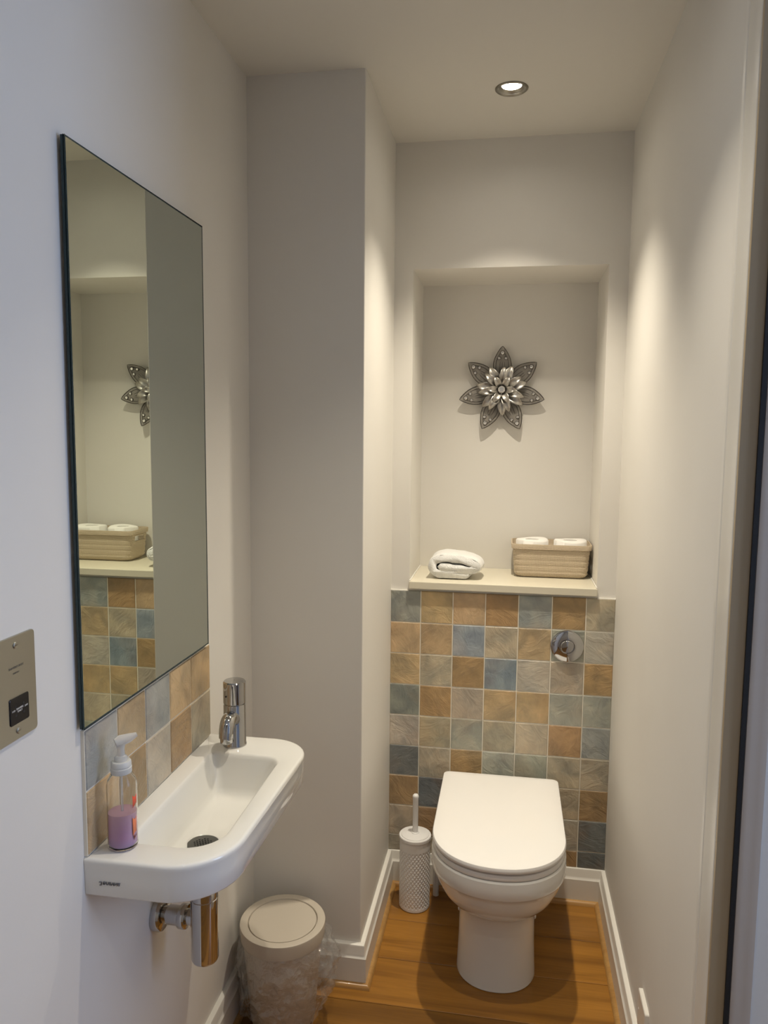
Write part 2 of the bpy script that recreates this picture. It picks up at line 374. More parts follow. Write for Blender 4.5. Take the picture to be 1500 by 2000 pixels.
MB().box((W+.04, -1.255, 0), (W+.1, -1.2, DH)).box((W-.01, DY1, 0), (W+.1, DY1+.02, DH)).box((W-.01, DY1, DH-.02), (W+.1, DY0, DH)).build('jamb', GLOSSW, door_frame)

# ------------------------------------------------------------------ ceiling downlights
EMIT = bpy.data.materials.new('lit_lamp_face'); EMIT.use_nodes = True
b = bsdf(EMIT); b.inputs['Emission Color'].default_value = (1, .93, .80, 1); b.inputs['Emission Strength'].default_value = 50; b.inputs['Base Color'].default_value = (1, 1, 1, 1)
RINGM = mat('satin_nickel', (0.30, 0.28, 0.24), .28, 1.0)
lab = ['round recessed downlight in the ceiling over the toilet', 'round recessed downlight in the ceiling over the basin', 'round recessed downlight at the rear of the room']
for (lx, ly, e), lb in zip(LAMPS, lab):
    t = thing('downlight', (lx, ly, HC), lb, 'ceiling light', 'recessed ceiling downlights')
    MB().lathe([(.0335, .004), (.0335, -.0005), (.036, -.0035), (.039, -.004), (.0415, -.002), (.0418, -.0002)], (lx, ly, HC), 48, cap0=False, cap1=False).build('bezel', RINGM, t, smooth=50)
    MB().lathe([(.0335, .0), (.031, .004), (.0255, .0065), (.0245, .012)], (lx, ly, HC), 40, cap0=False, cap1=False).build('baffle', RINGM, t, smooth=50)
    MB().lathe([(.0001, .0055), (.012, .006), (.022, .0085), (.0245, .011), (.0001, .0112)], (lx, ly, HC), 32, cap0=False, cap1=False).build('lamp_face', EMIT, t)

# ------------------------------------------------------------------ shelf, and what stands on it
sh = MB().box((RX0+.0005, -.022, RZ0+.0002), (RX1-.0005, RD-.0005, RZ0+.024)).build('shelf', SHELF, bevel=.002)
tag(sh, 'cream painted shelf board at the foot of the wall recess, above the tiles', 'shelf')
for xa_ in (RX0+.0006, RX1-.0045): MB().box((xa_, -.018, RZ0+.0235), (xa_+.0039, RD-.001, RZ0+.0275)).build('sealant_bead', GLOSSW, sh)
SZ = RZ0+.0242

def towel():
    # cross-section path in XZ (towel 0.18 wide, 0.088 high), thick ribbon
    w, h = .176, .088; x0 = .110; yf, yb = .035, .165; T = .0128
    ctrl = [(.22, .43), (.40, .42), (.58, .38), (.74, .34), (.86, .36), (.92, .48), (.87, .62), (.72, .70), (.52, .76), (.30, .78), (.13, .68), (.075, .46), (.11, .24), (.24, .155), (.50, .15), (.74, .15)]
    pts = []
    for i in range(len(ctrl)-1):          # Catmull-Rom
        p0, p1, p2, p3 = [Vector(ctrl[max(0, min(len(ctrl)-1, i+k))]) for k in (-1, 0, 1, 2)]
        for s_ in range(5):
            t = s_/5; pts.append(.5*((2*p1)+(-p0+p2)*t+(2*p0-5*p1+4*p2-p3)*t*t+(-p0+3*p1-3*p2+p3)*t*t*t))
    pts.append(Vector(ctrl[-1])); pts = [Vector((p.x*w, p.y*h)) for p in pts]
    n = len(pts); nr = []
    for i in range(n):
        d = (pts[min(i+1, n-1)]-pts[max(i-1, 0)]).normalized(); nr.append(Vector((-d.y, d.x)))
    out = []
    for i in range(n): out.append(pts[i]+nr[i]*T*(.8 if i in (0, n-1) else 1))
    e = pts[-1]+(pts[-1]-pts[-2]).normalized()*T*.7; out.append(e)
    for i in range(n-1, -1, -1): out.append(pts[i]-nr[i]*T*(.8 if i in (0, n-1) else 1))
    out.append(pts[0]+(pts[0]-pts[1]).normalized()*T*.7)
    rings = []; K = 16
    for k in range(K+1):
        t = k/K; yy = yf+(yb-yf)*t; sc = 1-.06*max(0, 1-t*8)-.06*max(0, 1-(1-t)*8); dx = .006*math.sin(t*3)
        r = []
        for q in out:
            nz = noise.noise(Vector((q.x*40, yy*30, q.y*40)))*.0028
            px = (q.x-w/2)*sc+w/2; pz = (q.y-h/2)*sc+h/2
            r.append((x0+px+dx+nz, yy+noise.noise(Vector((q.x*60, q.y*60, k)))*.002, max(SZ+.0005, SZ+pz+nz*.8+.001*math.sin(yy*40))))
        rings.append(r)
    o = MB().loft(rings).build('folded_towel', TOWEL, smooth=180)
    tag(o, 'folded white terry hand towel on the left of the shelf', 'towel')
towel()

def basket():
    bx0, bx1, by0, by1, bz0, bz1 = .377, .636, .112, .262, SZ+.0003, SZ+.112
    t = thing('storage_basket', ((bx0+bx1)/2, (by0+by1)/2, bz0), 'beige woven-look plastic basket holding toilet rolls on the shelf', 'basket')
    NZ = 33; rings = []
    K = 10
    def ring(z, ins, rad):
        base = rrect(bx0+ins, bx1-ins, by0+ins, by1-ins, z, rad, k=6)
        # subdivide straight runs
        out = []
        n = len(base)
        for i, p in enumerate(base):
            q = base[(i+1) % n]; d = math.dist(p, q); s_ = max(1, round(d/.008)) if (i % 7 == 6) else 1
            cnt = {6: 1, 13: 28, 20: 1, 27: 28}
            s_ = {6: 28, 13: 14, 20: 28, 27: 14}.get(i, 1)
            for j_ in range(s_): out.append(tuple(p[k]+(q[k]-p[k])*j_/s_ for k in range(3)))
        return out
    zs_ = [0, .001, .004, .009, .015]+[.015+.0795*(i+1)/26 for i in range(26)]
    body = MB(); rs = []
    for i, dz in enumerate(zs_):
        f = dz/.11; ins = .012-.008*f
        if dz < .015: ins += (.015-dz)**2*60*.9
        wv = .0007 if (i % 2) else 0
        if i >= 4 and i % 6 == 0: wv = .0016
        rs.append(ring(bz0+dz, ins+wv, .022))
    body.loft(rs, True, False)
    # hand slots at both ends: drop faces
    n = len(rs[0]); keep = []
    for f_ in body.f:
        if len(f_) == 4:
            c = [sum(body.v[i][k] for i in f_)/4 for k in range(3)]
            if (c[0] < bx0+.02 or c[0] > bx1-.02) and abs(c[1]-(by0+by1)/2) < .033 and bz0+.070 < c[2] < bz0+.088: continue
        keep.append(f_)
    body.f = keep; body.mi = [0]*len(keep)
    o = body.build('basket_body', BASK, t, smooth=60)
    s_ = o.modifiers.new('s', 'SOLIDIFY'); s_.thickness = .0022; s_.offset = -1
    rim = MB(); rim.loft([ring(bz0+.0935, .0045, .022), ring(bz0+.0945, .0015, .022), ring(bz0+.109, .0, .022), ring(bz0+.111, .001, .022), ring(bz0+.111, .004, .020), ring(bz0+.0935, .0075, .018), ring(bz0+.0935, .0045, .022)], False, False)
    rim.build('rim', BASK, t, smooth=50)
    # basket weave relief
    for nm in ():
        pass
    lbs = ['white toilet roll standing in the left half of the beige basket', 'white toilet roll standing in the right half of the beige basket']
    for k, (rx, lb) in enumerate(zip((bx0+.069, bx1-.066), lbs)):
        t2 = thing('toilet_roll', (rx, by0+.074, bz0+.004), lb, 'toilet roll', 'toilet rolls in the basket')
        pr = []; R = .0535; h = .116
        m = MB(); rings = []
        prof = [(.021, .004), (.021, 0), (R-.003, 0), (R, .003), (R, h-.004), (R-.004, h), (.030, h+.001), (.022, h-.001), (.021, h-.004), (.021, .004)]
        for (r, z) in prof:
            rg = []
            for j_ in range(48):
                a = 2*PI*j_/48; q = r*(1+.018*noise.noise(Vector((math.cos(a)*2, math.sin(a)*2, k*5))) if r > .03 else 1)
                rg.append((rx+q*math.cos(a), by0+.074+q*math.sin(a), bz0+.004+z+(.0025*math.sin(a*2+k) if z > .05 and r > .03 else 0)))
            rings.append(rg)
        m.loft(rings, False, False).build('paper', PAPER, t2, smooth=50)
        MB().lathe([(.0205, .006), (.0205, h-.006), (.0195, h-.006), (.0195, .006), (.0205, .006)], (rx, by0+.074, bz0+.004), 32, cap0=False, cap1=False).build('cardboard_core', mat('cardboard%d' % k, (.35, .27, .18), .9), t2, smooth=60)
        # loose sheet hanging over the side
        a0 = math.radians(-125 if k == 0 else -150); pts = []
        m = MB(); rg = []
        for i in range(7):
            a = a0+i*.11; rg.append([(rx+(R+.0025+.001*math.sin(i*1.7))*math.cos(a), by0+.074+(R+.0025)*math.sin(a), bz0+.004+z) for z in (.02, .06, h-.002+.002*math.sin(i))])
        m.loft(rg, False, False, closed=False); o = m.build('loose_sheet', PAPER, t2, smooth=80); s2 = o.modifiers.new('s', 'SOLIDIFY'); s2.thickness = .0006
basket()
# weave look on basket plastic: fine grid bump
nb = N(BASK, 'ShaderNodeTexCoord'); wv1 = N(BASK, 'ShaderNodeTexWave', Scale=95, Distortion=0.3); wv1.bands_direction = 'Z'; wv2 = N(BASK, 'ShaderNodeTexWave', Scale=110, Distortion=.2); wv2.bands_direction = 'X'
L(BASK, nb.outputs['Object'], wv1.inputs[0]); L(BASK, nb.outputs['Object'], wv2.inputs[0])
mm = N(BASK, 'ShaderNodeMath', operation='ADD'); L(BASK, wv1.outputs['Fac'], mm.inputs[0]); L(BASK, wv2.outputs['Fac'], mm.inputs[1])
bb = N(BASK, 'ShaderNodeBump', Strength=.6, Distance=.0012); L(BASK, mm.outputs[0], bb.inputs['Height']); L(BASK, bb.outputs[0], bsdf(BASK).inputs['Normal'])

# ------------------------------------------------------------------ metal wall flower
def flower():
    fx, fz, fy = .332, 1.640, RD-.012
    t = thing('wall_flower', (fx, RD, fz), 'silver metal flower with rhinestones hung on the recess wall', 'wall decoration')
    def P3(a, u, v, d):     # petal frame: u along the petal, v across, d out of the wall
        ca, sa = math.cos(a), math.sin(a)
        return (fx+u*ca-v*sa, fy-d, fz+u*sa+v*ca)
    def outline(u0, u1, w, n=22, sharp=1.0):
        o = []
        for i in range(n+1):
            s_ = i/n; o.append((u0+(u1-u0)*s_, w*math.sin(PI*s_**.85)**.8 if 0 < s_ < 1 else 0))
        return o
    def rim_pts(a, u0, u1, w, d):
        o = outline(u0, u1, w); pts = [P3(a, u, v, d+.10*(u-.05)**1 if u > .05 else d) for u, v in o]
        pts += [P3(a, u, -v, d+.10*(u-.05) if u > .05 else d) for u, v in o[-2:0:-1]]
        return pts
    for k in range(7):
        a = PI/2+k*2*PI/7
        m = MB(); pts = rim_pts(a, .030, .143, .0285, .006); m.add(pts, [tuple(range(len(pts)))])
        pl = m.build('outer_petal', SHEET, t); sm_ = pl.modifiers.new('s', 'SOLIDIFY'); sm_.thickness = .0008
        wr = MB(); wr.tube(rim_pts(a, .030, .145, .0300, .007), .0014, 6, True); wr.tube(rim_pts(a, .040, .131, .0215, .0072), .0009, 6, True)
        for vv in (-.4, 0, .4):
            wr.tube([P3(a, .04+.06*s_/5, vv*.022*math.sin(PI*(.2+.12*s_)), .0075+.003) for s_ in range(6)], .0008, 5)
        wr.build('petal_wire', WIRE, pl, smooth=60)
        for (u, v, r) in ((.1235, 0, .0062), (.106, .0110, .0050), (.106, -.0110, .0050)):
            x, y_, z = P3(a, u, v, .0085+.10*(u-.05))
            g_ = MB().lathe([(r*1.25, .001), (r*1.25, -.001), (r, -.0015)], (x, y_, z), 14, 'Y'); g_.build('gem_setting', WIRE, pl, smooth=40)
            MB().lathe([(r, -.001), (r*.92, -.0022), (r*.5, -.0042), (r*.45, -.0042)], (x, y_, z), 8, 'Y').build('rhinestone', GEM, pl)
    def solid_petal(a, u0, u1, w, d0, lift, curl, name):
        m = MB(); n, q = 12, 7; rings = []
        for i in range(n+1):
            s_ = i/n; u = u0+(u1-u0)*s_; ww = w*max(.03, math.sin(PI*min(1, .12+.88*s_)))**.8 if s_ < 1 else w*.02
            dd = d0+lift*math.sin(s_*PI*.62)-curl*max(0, s_-.55)**2
            rings.append([P3(a, u, ww*(2*j_/(q-1)-1), dd+.35*ww*abs(2*j_/(q-1)-1)**1.6) for j_ in range(q)])
        m.loft(rings, False, False, closed=False); o = m.build(name, SILV, t, smooth=80); s2 = o.modifiers.new('s', 'SOLIDIFY'); s2.thickness = .0008
    for k in range(7): solid_petal(PI/2+PI/7+k*2*PI/7+.05, .006, .088, .0170, .012, .018, .05, 'middle_petal')
    for k in range(7): solid_petal(PI/2+k*2*PI/7-.1, .006, .080, .0135, .016, .022, .06, 'middle_petal')
    for k in range(6): solid_petal(PI/2+.5+k*PI/3, .005, .050, .0110, .022, .020, .03, 'inner_petal')
    MB().lathe([(.005, 0), (.005, -.026), (.013, -.028), (.013, -.030)], (fx, fy-.006, fz), 20, 'Y').build('gem_stem', WIRE, t, smooth=40)
    MB().lathe([(.012, 0), (.0118, -.003), (.008, -.0065), (.0075, -.0065)], (fx, fy-.036, fz), 10, 'Y').build('centre_gem', GEM, t)
    MB().box((fx-.004, fy, fz-.004), (fx+.004, RD, fz+.004)).build('wall_hook', WIRE, t)
flower()

# ------------------------------------------------------------------ mirror
mt = thing('wall_mirror', (XL, -1.054, 1.019), 'tall frameless mirror on the left wall above the basin', 'mirror')
MB().box((XL+.0105, -1.3050, 1.0205), (XL+.0125, -.8035, 1.9205)).build('silvered_face', MIRR, mt)
MB().box((XL+.0058, -1.3065, 1.0190), (XL+.0106, -.8020, 1.9220)).build('glass_edge', MEDGE, mt)
MB().box((XL+.0002, -1.294, 1.035), (XL+.0060, -.815, 1.905)).build('backing_board', BLACKP, mt)
m = MB()
for (a, b) in (((XL+.0104, -1.3065, 1.019), (XL+.0129, -1.3035, 1.922)), ((XL+.0104, -.805, 1.019), (XL+.0129, -.802, 1.922)), ((XL+.0104, -1.3065, 1.019), (XL+.0129, -.802, 1.0215)), ((XL+.0104, -1.3065, 1.9195), (XL+.0129, -.802, 1.922))): m.box(a, b)
m.build('polished_rim', MEDGE, mt, bevel=.0008)

# ------------------------------------------------------------------ shaver socket
st = thing('shaver_socket', (XL, -1.452, 1.135), 'brushed steel shaver socket plate on the left wall', 'socket')
def yz_plate(y0, y1, z0, z1, x0, x1, r, k=6):
    a = [(x0, p[0], p[1]) for p in rrect(y0, y1, z0, z1, 0, r, k)]; b = [(x1, p[0], p[1]) for p in rrect(y0, y1, z0, z1, 0, r, k)]
    c = .0008; cc = [(x1+c*.6, p[0], p[1]) for p in rrect(y0+c, y1-c, z0+c, z1-c, 0, r-c, k)]
    return MB().loft([a, b, cc])
yz_plate(-1.4955, -1.409, 1.063, 1.2095, XL, XL+.0032, .006).build('face_plate', STEEL, st, smooth=30)
bk = yz_plate(-1.470, -1.4285, 1.086, 1.124, XL+.003, XL+.0045, .003).build('socket_insert', BLACKP, st, smooth=30)
for yy in (-1.4575, -1.441):
    for zz_ in (1.0985, 1.111):
        MB().lathe([(.0022, 0), (.0022, .0003), (.0012, .0004)], (XL+.0048, yy, zz_), 12, 'X').build('pin_hole', DARK, bk)
RM = Matrix(((0, 0, 1, 0), (1, 0, 0, 0), (0, 1, 0, 0), (0, 0, 0, 1)))   # text facing +X, reading along +Y
text('115V', .0034, (XL+.0051, -1.463, 1.106), RM, 'voltage_print', WINK, bk)
text('230V', .0034, (XL+.0051, -1.4355, 1.106), RM, 'voltage_print', WINK, bk)
text('SHAVERS\nONLY', .0038, (XL+.0051, -1.4495, 1.105), RM, 'shaver_print', WINK, bk)
text('SHAVERS ONLY', .0046, (XL+.0040, -1.452, 1.166), RM, 'etched_print', FAINT, st)
text('230/115V~', .0034, (XL+.0040, -1.452, 1.158), RM, 'etched_print', FAINT, st)
for zz_ in (1.0755, 1.1965):
    s_ = MB().lathe([(.0048, 0), (.0048, .001), (.0038, .0019)], (XL+.0036, -1.452, zz_), 20, 'X').build('screw', STEEL, st, smooth=40)
    MB().box((XL+.0050, -1.4550, zz_-.0004), (XL+.0055, -1.449, zz_+.0004)).build('screw_slot', DARK, s_)

# ------------------------------------------------------------------ washbasin
RIM = .799; BD = RIM-.806
bt_ = thing('washbasin', (XL, -1.04, .74), 'small white ceramic hand basin hung on the left wall', 'basin')
def outer(z, ins, zc=0):
    K = 10
    base = rrect(XL+.0002, -.054-ins, -1.300+ins, -.772-ins, z, (.088-ins*.6, .001, .001, .108-ins*.6), K)
    out = []
    for (x, y_, zz_) in base:                 # gentle outward bow and taper of the front
        s_ = min(1, (y_+1.303)/.524)
        x2 = x - max(0, (x-XL)/.25)*(.016*(1-s_)**1.3)
        out.append((x2, y_, zz_))
    return out
def inner(z, ins, dsh=0):
    K = 10
    return rrect(-.257+ins, -.100-ins*1.1, -1.241+ins*1.0, -.868-ins*1.6, z, (max(.035-ins*.1, .02), max(.020, .01+ins*.3), .022+ins*.3, .068-ins*.35), K)
m = MB()
cxy = (-.190, -1.079)
def sub(r, K=10, q=10):          # extra points along the four straight runs
    out = []
    for i, p in enumerate(r):
        out.append(p)
        if i % (K+1) == K:
            n_ = r[(i+1) % len(r)]; out += [tuple(p[k]+(n_[k]-p[k])*t/q for k in range(3)) for t in range(1, q)]
    return out
def toward(r, f, z, rad):   # rings that close in on the round waste
    out = []
    for (x, y_, zz_) in r:
        a = math.atan2(y_-cxy[1], x-cxy[0]); out.append((x+(cxy[0]+rad*math.cos(a)-x)*f, y_+(cxy[1]+rad*math.sin(a)-y_)*f, z))
    return out
rings = [outer(RIM-.106, .085), outer(RIM-.098, .070), outer(RIM-.066, .012), outer(RIM-.0645, .005), outer(RIM-.0640, .0035), outer(RIM-.0625, .0030),
         outer(RIM-.0615, .0025), outer(RIM-.031, .0018), outer(RIM-.011, .0006), outer(RIM-.0055, 0), outer(RIM-.0022, .0012), outer(RIM-.0005, .0035), outer(RIM, .007), inner(RIM, -.003), inner(RIM-.0008, -.0008), inner(RIM-.0035, .0015), inner(RIM-.010, .003), inner(RIM-.044, .013), inner(RIM-.064, .018), inner(RIM-.074, .022), inner(RIM-.0795, .028), inner(RIM-.0815, .037)]
rings = [sub(r) for r in rings]
last = sub(inner(RIM-.0815, .037))
rings += [toward(last, .5, RIM-.0835, .031), toward(last, .9, RIM-.0855, .031), toward(last, 1, RIM-.0865, .0305), toward(last, 1, RIM-.089, .0295)]
m.loft(rings)
m.build('bowl', CERAM, bt_, smooth=60)
# overflow-free waste strainer
wst = MB().lathe([(.0300, -.003), (.0300, .0008), (.0275, .0018), (.002, .0005)], (cxy[0], cxy[1], RIM-.0872), 36).build('waste_strainer', mat('dull_steel', (.13, .13, .12), .4, .7), bt_, smooth=50)
for i in range(-3, 4):
    for j_ in range(-3, 4):
        hx, hy = i*.0058+(.0029 if j_ % 2 else 0), j_*.0052
        if hx*hx+hy*hy < .0175**2:
            MB().lathe([(.0021, 0), (.0021, .0006)], (cxy[0]+hx, cxy[1]+hy, RIM-.0864), 6).build('drain_hole', DARK, wst)
# maker's lettering on the near end
RT = Matrix(((1, 0, 0, 0), (0, 0, -1, 0), (0, 1, 0, 0), (0, 0, 0, 1)))
text('DURAVIT', .0072, (-.2535, -1.2990, RIM-.040), RT, 'maker_lettering', INK, bt_, .0012)
MB().box((-.2745, -1.3002, RIM-.0440), (-.2710, -1.2978, RIM-.0432)).box((-.2718, -1.3002, RIM-.0432), (-.2710, -1.2978, RIM-.0380)).box((-.2752, -1.3002, RIM-.0388), (-.2718, -1.2978, RIM-.0380)).build('maker_emblem', INK, bt_)
MB().box((XL+.001, -1.270, RIM-.078), (-.272, -.80, RIM-.062)).build('mounting_foot', CERAM, bt_)

# ------------------------------------------------------------------ tap
tx, ty = -.2215, -.822
tp = thing('mixer_tap', (tx, ty, RIM), 'chrome single-lever mixer tap at the far end of the basin', 'tap')
R = .0245
MB().lathe([(R+.0015, .0002), (R+.0015, .004), (R, .006), (R, .092), (R-.001, .0935), (R-.001, .0945)], (tx, ty, RIM), 40).build('tap_body', CHROME, tp, smooth=40)
hd = MB().lathe([(R-.004, .0945), (R-.004, .0970), (R+.0004, .0975), (R+.0004, .1435), (R-.002, .146), (.001, .147)], (tx, ty, RIM), 40, cap1=False).build('lever_cap', CHROME, tp, smooth=40)
MB().box((tx+.0045, ty-R-.0008, RIM+.098), (tx+.006, ty-R+.006, RIM+.140)).build('cap_seam', DARK, hd)
MB().lathe([(.0018, 0), (.0018, -.0012)], (tx-.011, ty-.0225, RIM+.116), 10, 'Y').build('marker_dot', DARK, hd)
pts, rad = [], []
for i in range(11):
    s_ = i/10; pts.append((tx+.002*s_, ty-.012-(.048)*math.sin(s_*1.35), RIM+.064+.010*math.sin(s_*2.2)-.034*s_**2.6)); rad.append(.0185-.0035*s_)
sp_ = MB().tube(pts, rad, 20).build('spout', CHROME, tp, smooth=50)
e = Vector(pts[-1])
MB().lathe([(.0125, .004), (.0135, 0), (.0135, -.010), (.011, -.012), (.010, -.010)], (e.x, e.y+.002, e.z), 24).build('aerator', CHROME, sp_, smooth=40)

# ------------------------------------------------------------------ soap bottle
sx, syy = -.2565, -1.2530
sb = thing('soap_bottle', (sx, syy, RIM), 'clear pump bottle half full of pink-purple soap on the basin rim', 'bottle')
CLEAR = mat('clear_plastic', (1, 1, 1), .04, trans=1.0, ior=1.22)
SOAP = mat('pink_purple_soap', (.6, .3, .5), .25, trans=.15, ior=1.33)
tc = N(SOAP, 'ShaderNodeTexCoord'); sep = N(SOAP, 'ShaderNodeSeparateXYZ'); L(SOAP, tc.outputs['Object'], sep.inputs[0])
mr = N(SOAP, 'ShaderNodeMapRange'); mr.inputs[1].default_value = RIM; mr.inputs[2].default_value = RIM+.065; L(SOAP, sep.outputs[2], mr.inputs[0])
rp = N(SOAP, 'ShaderNodeValToRGB'); e_ = rp.color_ramp.elements; e_[0].color = (.46, .34, .60, 1); e_[1].color = (.78, .50, .58, 1); e2 = e_.new(.35); e2.color = (.68, .40, .62, 1)
L(SOAP, mr.outputs[0], rp.inputs[0]); L(SOAP, rp.outputs[0], bsdf(SOAP).inputs['Base Color'])
Rb = .0245
MB().lathe([(.001, .0008), (Rb-.006, .0008), (Rb-.001, .003), (Rb, .007), (Rb, .109), (Rb-.002, .118), (Rb-.007, .126), (.014, .130), (.0135, .136),
            (.0125, .136), (.0125, .130), (Rb-.009, .124), (Rb-.0035, .116), (Rb-.0015, .109), (Rb-.0015, .007), (Rb-.007, .0025), (.001, .0022)], (sx, syy, RIM), 40, cap0=False, cap1=False).build('bottle_body', CLEAR, sb, smooth=50)
MB().lathe([(.001, .0030), (Rb-.008, .0030), (Rb-.0024, .0078), (Rb-.0018, .010), (Rb-.0018, .062), (.001, .062)], (sx, syy, RIM), 36, cap0=False, cap1=False).build('liquid_soap', SOAP, sb, smooth=50)
CAPM = mat('frosted_white_plastic', (.74, .74, .72), .35, trans=.15)
MB().lathe([(.0165, .1285), (.0170, .130), (.0170, .138), (.0160, .1385), (.0160, .140), (.0165, .1405), (.0162, .147), (.015, .149), (.006, .1495)], (sx, syy, RIM), 32, cap1=False).build('collar', CAPM, sb, smooth=35)
PUMPM = mat('clear_pump_plastic', (.93, .93, .92), .1, trans=.6, ior=1.3)
pp = MB().lathe([(.0105, .149), (.0105, .155), (.0085, .157), (.0068, .158), (.0060, .168), (.0075, .175), (.0095, .179)], (sx, syy, RIM), 24).build('pump', PUMPM, sb, smooth=50)
pts = [(sx-.006, syy-.006, RIM+.180), (sx, syy, RIM+.1825), (sx+.012, syy+.008, RIM+.1855), (sx+.022, syy+.014, RIM+.190)]
MB().tube(pts, [.0075, .0095, .0075, .0035], 14).build('pump_nozzle', PUMPM, pp, smooth=60)
MB().tube([(sx, syy, RIM+.008), (sx, syy, RIM+.14)], .0022, 8).build('dip_tube', PUMPM, sb, smooth=60)
lr = mat('red_orange_print', (.75, .10, .05), .4)
def curved(a0, a1, z0, z1, nm, mt_):
    n = 8; rg = [[(sx+(Rb+.0003)*math.cos(a0+(a1-a0)*i/n), syy+(Rb+.0003)*math.sin(a0+(a1-a0)*i/n), RIM+z) for z in (z0+.006*math.sin(PI*i/n*.5), z1-.004*math.sin(PI*i/n))] for i in range(n+1)]
    o = MB().loft(rg, False, False, closed=False).build(nm, mt_, sb, smooth=80); s2 = o.modifiers.new('s', 'SOLIDIFY'); s2.thickness = .0002; s2.offset = 1
curved(-.35, .05, .072, .094, 'label_print', lr); curved(-.38, -.02, .024, .056, 'label_print', mat('orange_print', (.75, .22, .10), .4))
curved(-.30, -.02, .016, .026, 'label_print', mat('maroon_print', (.16, .03, .03), .4))

# ------------------------------------------------------------------ bottle trap
bx, by = -.190, -1.078
tr = thing('bottle_trap', (bx, by, .49), 'chrome bottle trap under the basin', 'waste trap')
MB().lathe([(.016, .2165), (.016, .200), (.0255, .1995), (.0262, .197), (.0262, .132), (.0250, .131), (.0250, .1285), (.0262, .1275), (.0262, .006), (.0245, .002), (.022, 0)], (bx, by, .476), 40).build('trap_body', CHROME, tr, smooth=35)
zz_ = .541; yb_ = by+.026
MB().lathe([(.0155, .005), (.0155, bx-XL-.004)], (XL, yb_, zz_), 28, 'X').build('outlet_pipe', CHROME, tr, smooth=40)
MB().lathe([(.0185, .026), (.0185, .050), (.0225, .0505), (.0235, .052), (.0235, .064), (.0225, .0655), (.0165, .066)], (XL, yb_, zz_), 32, 'X').build('compression_nut', CHROME, tr, smooth=35)
MB().lathe([(.0325, .0), (.0330, .003), (.0330, .012), (.031, .0165), (.0205, .0185)], (XL+.0005, yb_, zz_), 36, 'X').build('wall_flange', CHROME, tr, smooth=35)

# ------------------------------------------------------------------ swing bin with clear bag
bcx, bcy, BZ = -.172, -.632, .262
bn = thing('waste_bin', (bcx, bcy, 0), 'round beige bin with a flat swing lid and clear bag beside the pillar', 'bin')
MB().lathe([(.001, .002), (.076, .002), (.081, .006), (.101, BZ-.028), (.101, BZ-.022)], (bcx, bcy, 0), 56, cap0=False, cap1=False).build('bin_body', BINM, bn, smooth=50)
MB().lathe([(.102, BZ-.038), (.1055, BZ-.037), (.1080, BZ-.005), (.1070, BZ-.001), (.1045, BZ), (.0885, BZ-.0008), (.0872, BZ-.0025), (.0868, BZ-.007), (.084, BZ-.007)], (bcx, bcy, 0), 72, cap0=False, cap1=False).build('lid_ring', BINM, bn, smooth=35)
MB().lathe([(.001, BZ-.010), (.0845, BZ-.010), (.0855, BZ-.004), (.0848, BZ-.0018), (.001, BZ-.0012)], (bcx, bcy, 0), 64, cap0=False, cap1=False).build('swing_lid', BINM, bn, smooth=35)
BAG = bpy.data.materials.new('clear_bag_film'); BAG.use_nodes = True; nt = BAG.node_tree; nt.nodes.clear()
out = nt.nodes.new('ShaderNodeOutputMaterial'); tr_ = nt.nodes.new('ShaderNodeBsdfTransparent'); gl = nt.nodes.new('ShaderNodeBsdfGlossy'); df = nt.nodes.new('ShaderNodeBsdfTranslucent')
gl.inputs['Roughness'].default_value = .07; gl.inputs['Color'].default_value = (.95, .95, .95, 1); tr_.inputs[0].default_value = (.96, .96, .96, 1)
lw = nt.nodes.new('ShaderNodeLayerWeight'); lw.inputs[0].default_value = .35
ma = nt.nodes.new('ShaderNodeMath'); ma.operation = 'MULTIPLY_ADD'; ma.inputs[1].default_value = .22; ma.inputs[2].default_value = .09
mx = nt.nodes.new('ShaderNodeMixShader'); nt.links.new(lw.outputs['Facing'], ma.inputs[0]); nt.links.new(ma.outputs[0], mx.inputs[0]); nt.links.new(tr_.outputs[0], mx.inputs[1]); nt.links.new(gl.outputs[0], mx.inputs[2]); dw = nt.nodes.new('ShaderNodeBsdfDiffuse'); dw.inputs[0].default_value = (.9, .9, .9, 1); mx2 = nt.nodes.new('ShaderNodeMixShader'); mx2.inputs[0].default_value = .06
nt.links.new(mx.outputs[0], mx2.inputs[1]); nt.links.new(dw.outputs[0], mx2.inputs[2]); nt.links.new(mx2.outputs[0], out.inputs[0])
tcb = nt.nodes.new('ShaderNodeTexCoord'); nb_ = nt.nodes.new('ShaderNodeTexNoise'); nb_.inputs['Scale'].default_value = 16; nb_.inputs['Detail'].default_value = 4
vo = nt.nodes.new('ShaderNodeTexVoronoi'); vo.feature = 'SMOOTH_F1'; vo.inputs['Scale'].default_value = 34; vo.inputs['Smoothness'].default_value = .2
mxv = nt.nodes.new('ShaderNodeMix'); mxv.data_type = 'VECTOR'; mxv.inputs[0].default_value = .12
nt.links.new(tcb.outputs['Object'], nb_.inputs[0]); nt.links.new(tcb.outputs['Object'], mxv.inputs[4]); nt.links.new(nb_.outputs['Color'], mxv.inputs[5]); nt.links.new(mxv.outputs[1], vo.inputs['Vector'])
bpn = nt.nodes.new('ShaderNodeBump'); bpn.inputs['Strength'].default_value = 1; bpn.inputs['Distance'].default_value = .016
nt.links.new(vo.outputs['Distance'], bpn.inputs['Height']); nt.links.new(bpn.outputs[0], gl.inputs['Normal'])
nt.links.new(bpn.outputs[0], lw.inputs['Normal'])
rings = []; NZ, NA = 44, 150
